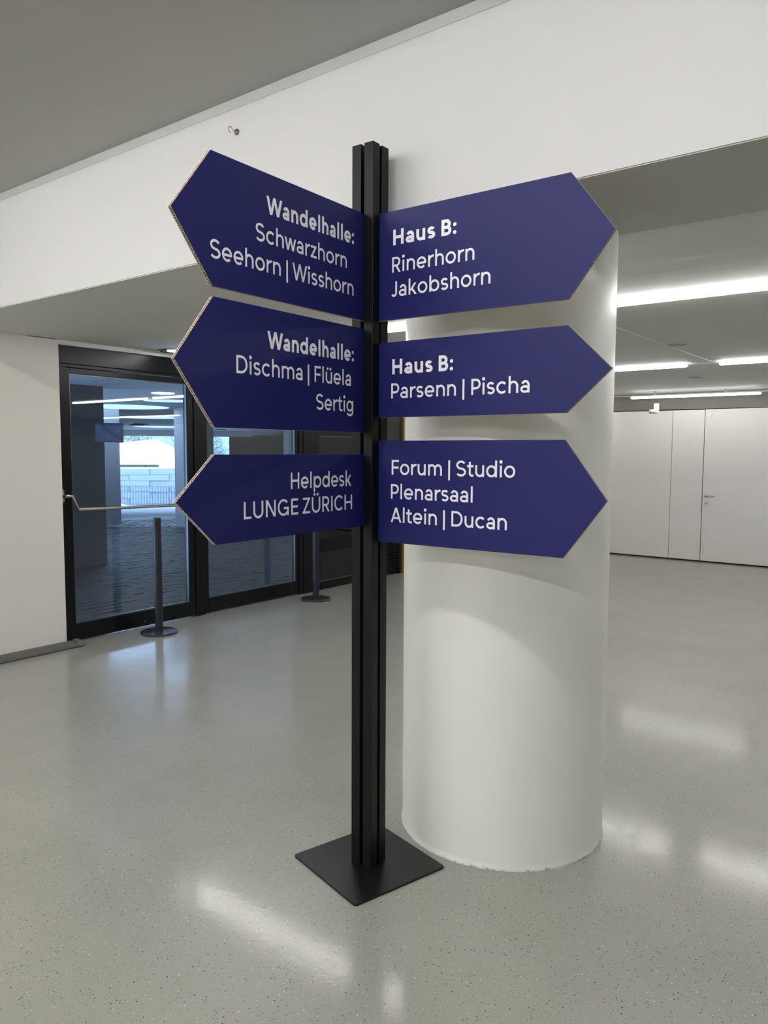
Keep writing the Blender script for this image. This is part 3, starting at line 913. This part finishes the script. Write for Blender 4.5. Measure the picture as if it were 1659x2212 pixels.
# recessed downlight beside the left boards
dn = thing('downlight', (-5.55, 4.25, ZL), 'recessed round chrome downlight over the first glass door', 'downlight')
MB().lathe([(0.128, ZL - 0.001), (0.130, ZL - 0.007), (0.122, ZL - 0.010), (0.108, ZL - 0.006), (0.104, ZL - 0.001)], -5.55, 4.25, 40, cap=False).build('chrome_ring', MAT['chrome'], dn, smooth=True)
MB().lathe([(0.104, ZL - 0.0015), (0.0, ZL - 0.0016)], -5.55, 4.25, 40, cap=False).build('dark_reflector', MAT['frame'], dn)
MB().lathe([(0.055, ZL - 0.002), (0.050, ZL - 0.008), (0.0, ZL - 0.009)], -5.55, 4.25, 32, cap=False).build('lens', MAT['spot'], dn)
for (x, y, lb) in ((-1.905, 6.40, 'flush round grey cover in the ceiling between the first two lamp rows'), (-2.55, 9.26, 'flush round grey ceiling cover between the middle and rear lamps')):
    o = MB().lathe([(0.078, ZL - 0.0005), (0.078, ZL - 0.004), (0.072, ZL - 0.006), (0.0, ZL - 0.006)], x, y, 36, cap=False).build('ceiling_cover', MAT['cover'], smooth=True)
    tag(o, lb, 'ceiling cover', 'round covers in the low ceiling')

# white L-shaped detector arm before the rear partition
da = thing('detector_arm', (-3.60, 11.3, 2.2), 'small white L-shaped detector arm hanging before the rear panels', 'detector')
MB().tube([(-3.735, YF + 0.004, 2.262), (-3.60, 11.20, 2.262)], 0.016, 14).build('wall_stub', MAT['whiteplastic'], da, smooth=True)
MB().tube([(-3.60, 11.20, 2.292), (-3.60, 11.20, 2.160)], 0.036, 20).build('down_pipe', MAT['whiteplastic'], da, smooth=True)
MB().tube([(-3.585, 11.20, 2.178), (-3.665, 11.175, 2.178)], 0.031, 20).build('sensor_body', MAT['whiteplastic'], da, smooth=True)
MB().tube([(-3.665, 11.175, 2.178), (-3.690, 11.167, 2.178)], 0.030, 20).build('lens_ring', MAT['chrome'], da, smooth=True)

# wall hook on the bulkhead
hk = thing('wall_hook', (-2.593, BY0, 2.972), 'small grey metal hook screwed into the white bulkhead', 'hook')
pl = MB().lathe([(0.0, 0), (0.013, 0), (0.012, 0.006), (0.005, 0.010), (0.0, 0.010)], seg=20, cap=False)
pl.v = [(-2.590 + p[0], BY0 - p[2], 2.972 + p[1]) for p in pl.v]
pl.build('hook_base', MAT['bead'], hk, smooth=True)
arcp = [(-2.590, BY0 - 0.008, 2.972), (-2.592, BY0 - 0.024, 2.972)] + [(-2.592, BY0 - 0.036 + 0.012 * math.cos(R(a)), 2.972 + 0.012 * math.sin(R(a))) for a in range(0, 300, 25)]
MB().tube(arcp, 0.0022, 8).build('hook_ring', MAT['steel'], hk, smooth=True)

# ------------------------------------------------------------------ outside: covered passage beyond the glass
U = Vector((-0.811, 0.585, 0)).normalized()       # direction of the passage away from the doors
def ground_z(x, y):
    d = math.hypot(x, y)
    return 0.0 if d < 15.5 else -(d - 15.5) * 1.10 / 22.0
gm = MB()
N1, N2 = 46, 26
for i in range(N1 + 1):
    for j in range(N2 + 1):
        th = R(36 + 38 * j / N2)
        d = 5.2 + 60 * (i / N1) ** 1.5
        x, y = -math.sin(th) * d * 1.0, math.cos(th) * d
        if x > -6.02: x = -6.02
        gm.v.append((x, y, ground_z(x, y) - 0.02))
for i in range(N1):
    for j in range(N2):
        k = i * (N2 + 1) + j
        gm.f.append((k, k + 1, k + N2 + 2, k + N2 + 1))
g = gm.build('ground_outside', MAT['joint'])
struct(g)
# pale, snow-dusted street farther out
st_ = MB()
for i in range(N1):
    for j in range(N2):
        k = i * (N2 + 1) + j
        if math.hypot(*gm.v[k][:2]) > 17.0:
            q = [gm.v[k], gm.v[k + 1], gm.v[k + N2 + 2], gm.v[k + N2 + 1]]
            st_.add([(p[0], p[1], p[2] + 0.03) for p in q], [(0, 1, 2, 3)])
st_.build('street_surface', MAT['street'], g)
# individual paving stones near the doors, joined as one part
pv = MB()
pw, pd = 0.30, 0.15
row = 0
xx = -6.05
while xx > -17.5:
    off = 0.15 if row % 2 else 0.0
    ylo, yhi = 2.6 + (-6.05 - xx) * 0.42, 7.4 + (-6.05 - xx) * 1.05
    yy = math.floor(ylo / pw) * pw + off
    while yy < yhi:
        a = random.uniform(-0.002, 0.002)
        zt_ = ground_z(xx, yy) + a
        g_ = 0.003
        tx, ty = random.uniform(-0.004, 0.004), random.uniform(-0.004, 0.004)
        x0_, x1_, y0_, y1_ = xx - pd + g_, xx - g_, yy + g_, yy + pw - g_
        pv.add([(x0_, y0_, zt_ - tx - ty), (x1_, y0_, zt_ + tx - ty), (x1_, y1_, zt_ + tx + ty), (x0_, y1_, zt_ - tx + ty), (x0_, y0_, zt_ - .03), (x1_, y0_, zt_ - .03), (x1_, y1_, zt_ - .03), (x0_, y1_, zt_ - .03)],
               [(0, 1, 2, 3), (0, 4, 5, 1), (1, 5, 6, 2), (2, 6, 7, 3), (3, 7, 4, 0)])
        yy += pw
    xx -= pd
    row += 1
p_ = pv.build('paving_stones', MAT['paver'], g)
p_['kind'] = 'stuff'

# roof slab over the passage with round openings
holes = [((-13.75, 9.25), 0.92), ((-17.55, 12.75), 0.95), ((-11.35, 8.55), 0.42), ((-24.4, 18.3), 1.2)]
bm = bmesh.new()
outer = [(-6.0, -6.0), (-6.0, 30.0), (-24.0, 33.0), (-31.5, 19.5), (-36.0, 8.0), (-30.0, -6.0)]
def ring(bm, pts, z):
    vs_ = [bm.verts.new((p[0], p[1], z)) for p in pts]
    return [bm.edges.new((vs_[i], vs_[(i + 1) % len(vs_)])) for i in range(len(vs_))]
for z_ in (ZL, ):
    es = ring(bm, outer, z_)
    for (c, r) in holes:
        es += ring(bm, [(c[0] + r * math.cos(2 * math.pi * i / 40), c[1] + r * math.sin(2 * math.pi * i / 40)) for i in range(40)], z_)
    bmesh.ops.triangle_fill(bm, edges=es, use_beauty=True, use_dissolve=False)
# drop any faces that closed a hole
kill = []
for f in bm.faces:
    c_ = f.calc_center_median()
    for (c, r) in holes:
        if math.hypot(c_.x - c[0], c_.y - c[1]) < r * 0.98:
            kill.append(f)
            break
bmesh.ops.delete(bm, geom=kill, context='FACES_ONLY')
ext = bmesh.ops.extrude_face_region(bm, geom=list(bm.faces))
bmesh.ops.translate(bm, verts=[v for v in ext['geom'] if isinstance(v, bmesh.types.BMVert)], vec=(0, 0, 0.10))
bmesh.ops.recalc_face_normals(bm, faces=bm.faces)
me = bpy.data.meshes.new('roof_outside')
bm.to_mesh(me)
bm.free()
me.materials.append(MAT['roof'])
rf = bpy.data.objects.new('roof_outside', me)
COL.objects.link(rf)
struct(rf)
# added beam at far roof edge, pale colour stands in for lit soffit
def slab_between(a, b, z0, z1, th, name, m, parent=None):
    a, b = Vector((a[0], a[1], 0)), Vector((b[0], b[1], 0))
    d = (b - a).normalized()
    n = Vector((-d.y, d.x, 0))
    mt = frame(d, n, EZ, a)
    return MB().box(0, (b - a).length, -th / 2, th / 2, z0, z1, mt).build(name, m, parent)
struct(slab_between((-31.6, 16.8), (-24.6, 27.0), 2.19, ZL, 0.4, 'trim_8', MAT['edge']))
# walls and pillars of the passage
struct(MB().box(-9.9, -9.5, 2.0, 6.09, -0.02, ZL).build('wall_passage', MAT['concrete_dark']))
struct(MB().box(-15.1, -14.56, 9.16, 9.70, -0.02, ZL).build('pillar_outside', MAT['concrete']))
struct(MB().box(-13.25, -12.68, 10.13, 10.70, -0.02, ZL).build('pillar_outside', MAT['concrete']))
struct(slab_between((-27.05, 23.75), (-25.40, 25.60), -1.3, 2.25, 0.5, 'wall_end', MAT['concrete_dark']))
struct(slab_between((-25.30, 25.75), (-9.4, 10.45), -1.2, ZL, 0.4, 'wall_far', MAT['concrete']))
struct(slab_between((-15.1, 9.4), (-32.5, 15.5), -1.2, ZL, 0.3, 'wall_near', MAT['concrete']))
# ceiling fittings in the passage
rg = thing('ring_lamp', (-9.80, 7.30, ZL), 'small bluish ring lamp in the passage ceiling beyond the glass', 'ceiling lamp')
MB().lathe([(0.17, ZL), (0.17, ZL - 0.012), (0.145, ZL - 0.015), (0.14, ZL)], -9.80, 7.30, 36, cap=False).build('ring', emit('ring_glow', (0.6, 0.8, 1, 1), 1.6), rg, smooth=True)
MB().lathe([(0.14, ZL - 0.004), (0.0, ZL - 0.004)], -9.80, 7.30, 36, cap=False).build('diffuser', MAT['concrete_dark'], rg)
for (x, y, lb) in ((-22.9, 15.95, 'left one of the pair of small dark vents in the passage ceiling'), (-22.05, 15.5, 'right one of the pair of small dark vents in the passage ceiling'), (-30.3, 21.75, 'small dark vent near the far rim of the passage ceiling'), (-24.9, 21.4, 'small dark vent seen above the lowest left board')):
    o = MB().box(x - 0.10, x + 0.10, y - 0.22, y + 0.22, ZL - 0.03, ZL).build('ceiling_vent', MAT['gap'], bevel=0.004)
    tag(o, lb, 'vent', 'small dark vents in the passage ceiling')
# flat display hung from the passage ceiling
ds = thing('display_screen', (-8.9, 5.78, 1.8), 'flat dark display mounted at the corner of the passage wall', 'screen')
fdir = Vector((0.77, -0.64, 0)); sdir = Vector((0.64, 0.77, 0))
fm = frame(sdir, EZ, fdir, Vector((-8.93, 5.80, 1.815)))
MB().prism([(-0.175, -0.125), (0.175, -0.125), (0.175, 0.125), (-0.175, 0.125)], 0.03, fm).build('bezel', MAT['bezel'], ds)
fm2 = frame(sdir, EZ, fdir, Vector((-8.93, 5.80, 1.815)) + fdir * 0.03)
MB().prism([(-0.162, -0.112), (0.162, -0.112), (0.162, 0.112), (-0.162, 0.112)], 0.002, fm2).build('picture', MAT['screen'], ds)
MB().tube([(-8.94, 5.76, 1.815), (-9.5, 6.05, 1.815)], 0.02, 8).build('wall_arm', MAT['frame'], ds)

# fence, retaining wall and snow at the end of the passage
fa, fb = Vector((-33.6, 18.4, 0)), Vector((-27.4, 26.6, 0))
fdv = (fb - fa).normalized()
fn = Vector((-fdv.y, fdv.x, 0))
fe = thing('railing', (fa + fb) / 2 + Vector((0, 0, -1.1)), 'blue-grey vertical bar railing at the end of the passage', 'railing')
Lf = (fb - fa).length
def ftop(t):
    return -0.02 - 0.24 * max(0, min(1, (t / Lf - 0.28) / 0.42))
bars = MB()
t = 0.0
while t < Lf:
    c = fa + fdv * t
    mt = frame(fdv, fn, EZ, c)
    bars.box(-0.02, 0.02, -0.02, 0.02, -1.12, ftop(t), mt)
    t += 0.125
b_ = bars.build('railing_bars', MAT['fence'], fe)
b_['kind'] = 'stuff'
for zo in (-0.30, -1.02):
    rl = MB()
    n = 24
    rl.tube([fa + fdv * (Lf * i / n) + EZ * ((ftop(Lf * i / n) + zo + 0.02) if zo > -1 else zo) for i in range(n + 1)], 0.03, 6)
    rl.build('rail', MAT['fence'], fe)
ra, rb = (-38.2, 20.0), (-30.4, 29.2)
rw = struct(slab_between(ra, rb, -1.6, 0.60, 0.4, 'wall_retaining', MAT['retain']))
# board courses on its face, each proud of the joint below
dd = (Vector((rb[0], rb[1], 0)) - Vector((ra[0], ra[1], 0))).normalized()
nn_ = Vector((-dd.y, dd.x, 0))
side = 1 if (Vector((0, 0, 0)) - Vector((ra[0], ra[1], 0))).dot(nn_) > 0 else -1
for i in range(7):
    z0_ = -1.55 + i * 0.305
    m_ = frame(dd, nn_ * side, EZ, Vector((ra[0], ra[1], 0)) + nn_ * side * 0.2)
    for j in range(6):
        L0 = j * 2.02 + (1.0 if i % 2 else 0)
        MB().box(L0, L0 + 1.99, 0, 0.02 + 0.03 * ((i * 3 + j) % 3), z0_, z0_ + 0.29, m_).build('board_course', MAT['retain'], rw)
def heap(name, c, rx, ry, h, ang, label, cat, seed, m='snow', zb=0.0):
    mb = MB()
    n1, n2 = 26, 40
    ca, sa = math.cos(ang), math.sin(ang)
    for i in range(n1 + 1):
        r = i / n1
        for j in range(n2):
            a = 2 * math.pi * j / n2
            hh = h * (1 - r ** 2.2) * (1 + 0.18 * noise.noise(Vector((r * math.cos(a) * 2.2 + seed, r * math.sin(a) * 2.2, seed))))
            lx, ly = rx * r * math.cos(a), ry * r * math.sin(a)
            mb.v.append((c[0] + lx * ca - ly * sa, c[1] + lx * sa + ly * ca, zb + hh))
    for i in range(n1):
        for j in range(n2):
            mb.f.append((i * n2 + j, i * n2 + (j + 1) % n2, (i + 1) * n2 + (j + 1) % n2, (i + 1) * n2 + j))
    o = mb.build(name, MAT[m], smooth=True)
    tag(o, label, cat)
    return o
ang = math.atan2(dd.y, dd.x)
heap('snow_heap', (-37.9, 26.7), 3.2, 1.7, 1.46, ang, 'tall bright snow heap above the retaining wall', 'snow heap', 3.1, zb=0.665)
heap('snow_heap', (-31.0, 19.4), 1.9, 0.7, 0.42, ang, 'low snow bank lying at the foot of the railing', 'snow heap', 8.4, zb=-1.16)
sn = MB()
m_ = frame(dd, nn_ * side, EZ, Vector((ra[0], ra[1], 0)))
sn.box(-4, 16, -26, 0.1, 0.50, 0.66, m_)
struct(sn.build('snow_field', MAT['snow']))
# wooden pallets lying in the snow on the wall
for i, (L0, lb) in enumerate(((4.55, 'leftmost weathered wooden pallet lying in the snow on the wall'), (5.20, 'middle weathered wooden pallet lying in the snow on the wall'), (5.85, 'rightmost weathered wooden pallet lying in the snow on the wall'))):
    pc = Vector((ra[0], ra[1], 0)) + dd * L0
    pt_ = thing('pallet', pc + EZ * 0.66, lb, 'pallet', 'wooden pallets on the retaining wall')
    mt = frame(dd, nn_ * side, EZ, pc)
    for k in range(3):
        MB().box(0.0, 0.62, 0.05 - k * 0.35 - 0.08, 0.05 - k * 0.35, 0.66, 0.78, mt).build('bearer', MAT['wood'], pt_)
    for k in range(5):
        MB().box(0.0 + k * 0.13, 0.10 + k * 0.13, -0.75, 0.06, 0.78, 0.80, mt).build('plank', MAT['wood'], pt_)

# trees behind the snow
def tree(c, h_, wd, kind, label, seed):
    rnd = random.Random(seed)
    t = thing('tree', (c[0], c[1], 0.5), label, 'tree', 'trees behind the snow')
    tr = MB()
    tr.tube([(c[0], c[1], 0.5), (c[0] + .1, c[1], h_ * .5), (c[0], c[1] + .1, h_ * .95)], [0.16, 0.11, 0.03], 8)
    tr.build('trunk', MAT['twig'], t)
    fo = MB()
    for i in range(1500 if kind == 'pine' else 500):
        z_ = 0.6 + (h_ - 0.6) * rnd.random() ** 0.9
        rr = wd * (1 - 0.75 * (z_ / h_) if kind == 'pine' else math.sin(math.pi * min(.95, 0.2 + .7 * z_ / h_))) * (0.25 + 0.75 * math.sqrt(rnd.random()))
        a = rnd.random() * 6.283
        p = Vector((c[0] + rr * math.cos(a), c[1] + rr * math.sin(a), z_))
        d = Vector((math.cos(a) + rnd.uniform(-.6, .6), math.sin(a) + rnd.uniform(-.6, .6), rnd.uniform(-.5, .6))).normalized()
        s1 = Vector((-d.y, d.x, rnd.uniform(-.4, .4))).normalized()
        if kind == 'pine':
            l, w2 = rnd.uniform(.18, .4), rnd.uniform(.05, .11)
            fo.add([p, p + d * l * .5 + s1 * w2, p + d * l, p + d * l * .5 - s1 * w2], [(0, 1, 2, 3)])
        else:
            l, w2 = rnd.uniform(.5, 1.3), rnd.uniform(.012, .03)
            fo.add([p - s1 * w2, p + s1 * w2, p + d * l + EZ * l * .5], [(0, 1, 2)])
    o = fo.build('foliage' if kind == 'pine' else 'twigs', MAT['leaf' if kind == 'pine' else 'twig'], t)
    o['kind'] = 'stuff'
tree((-46.5, 35.6), 5.0, 1.6, 'bare', 'bare twiggy tree right above the snow heap through the first door', 1)
tree((-51.9, 35.9), 5.5, 1.9, 'pine', 'green bush-like tree behind the middle of the snow heap', 2)
tree((-50.5, 42.0), 6.0, 1.6, 'pine', 'green pine seen in the gap above the lowest left board', 3)
tree((-44.4, 39.2), 5.0, 1.5, 'bare', 'bare reddish tree beside the pine above the lowest left board', 4)
tree((-47.0, 31.2), 5.0, 1.5, 'bare', 'bare tree at the left end behind the snow heap', 5)
hill = MB()
m_ = frame(dd, nn_ * side, EZ, Vector((ra[0], ra[1], 0)))
hill.add([m_ @ Vector(p) for p in ((-10, -22, 0.6), (26, -22, 0.6), (26, -60, 14), (-10, -60, 14), (-10, -60, 0.0), (26, -60, 0.0))], [(0, 1, 2, 3), (3, 2, 5, 4)])
struct(hill.build('hillside', mat('wooded_hillside', lin((110, 128, 134)), 0.9, noise_amt=0.6, noise_scale=0.9)))
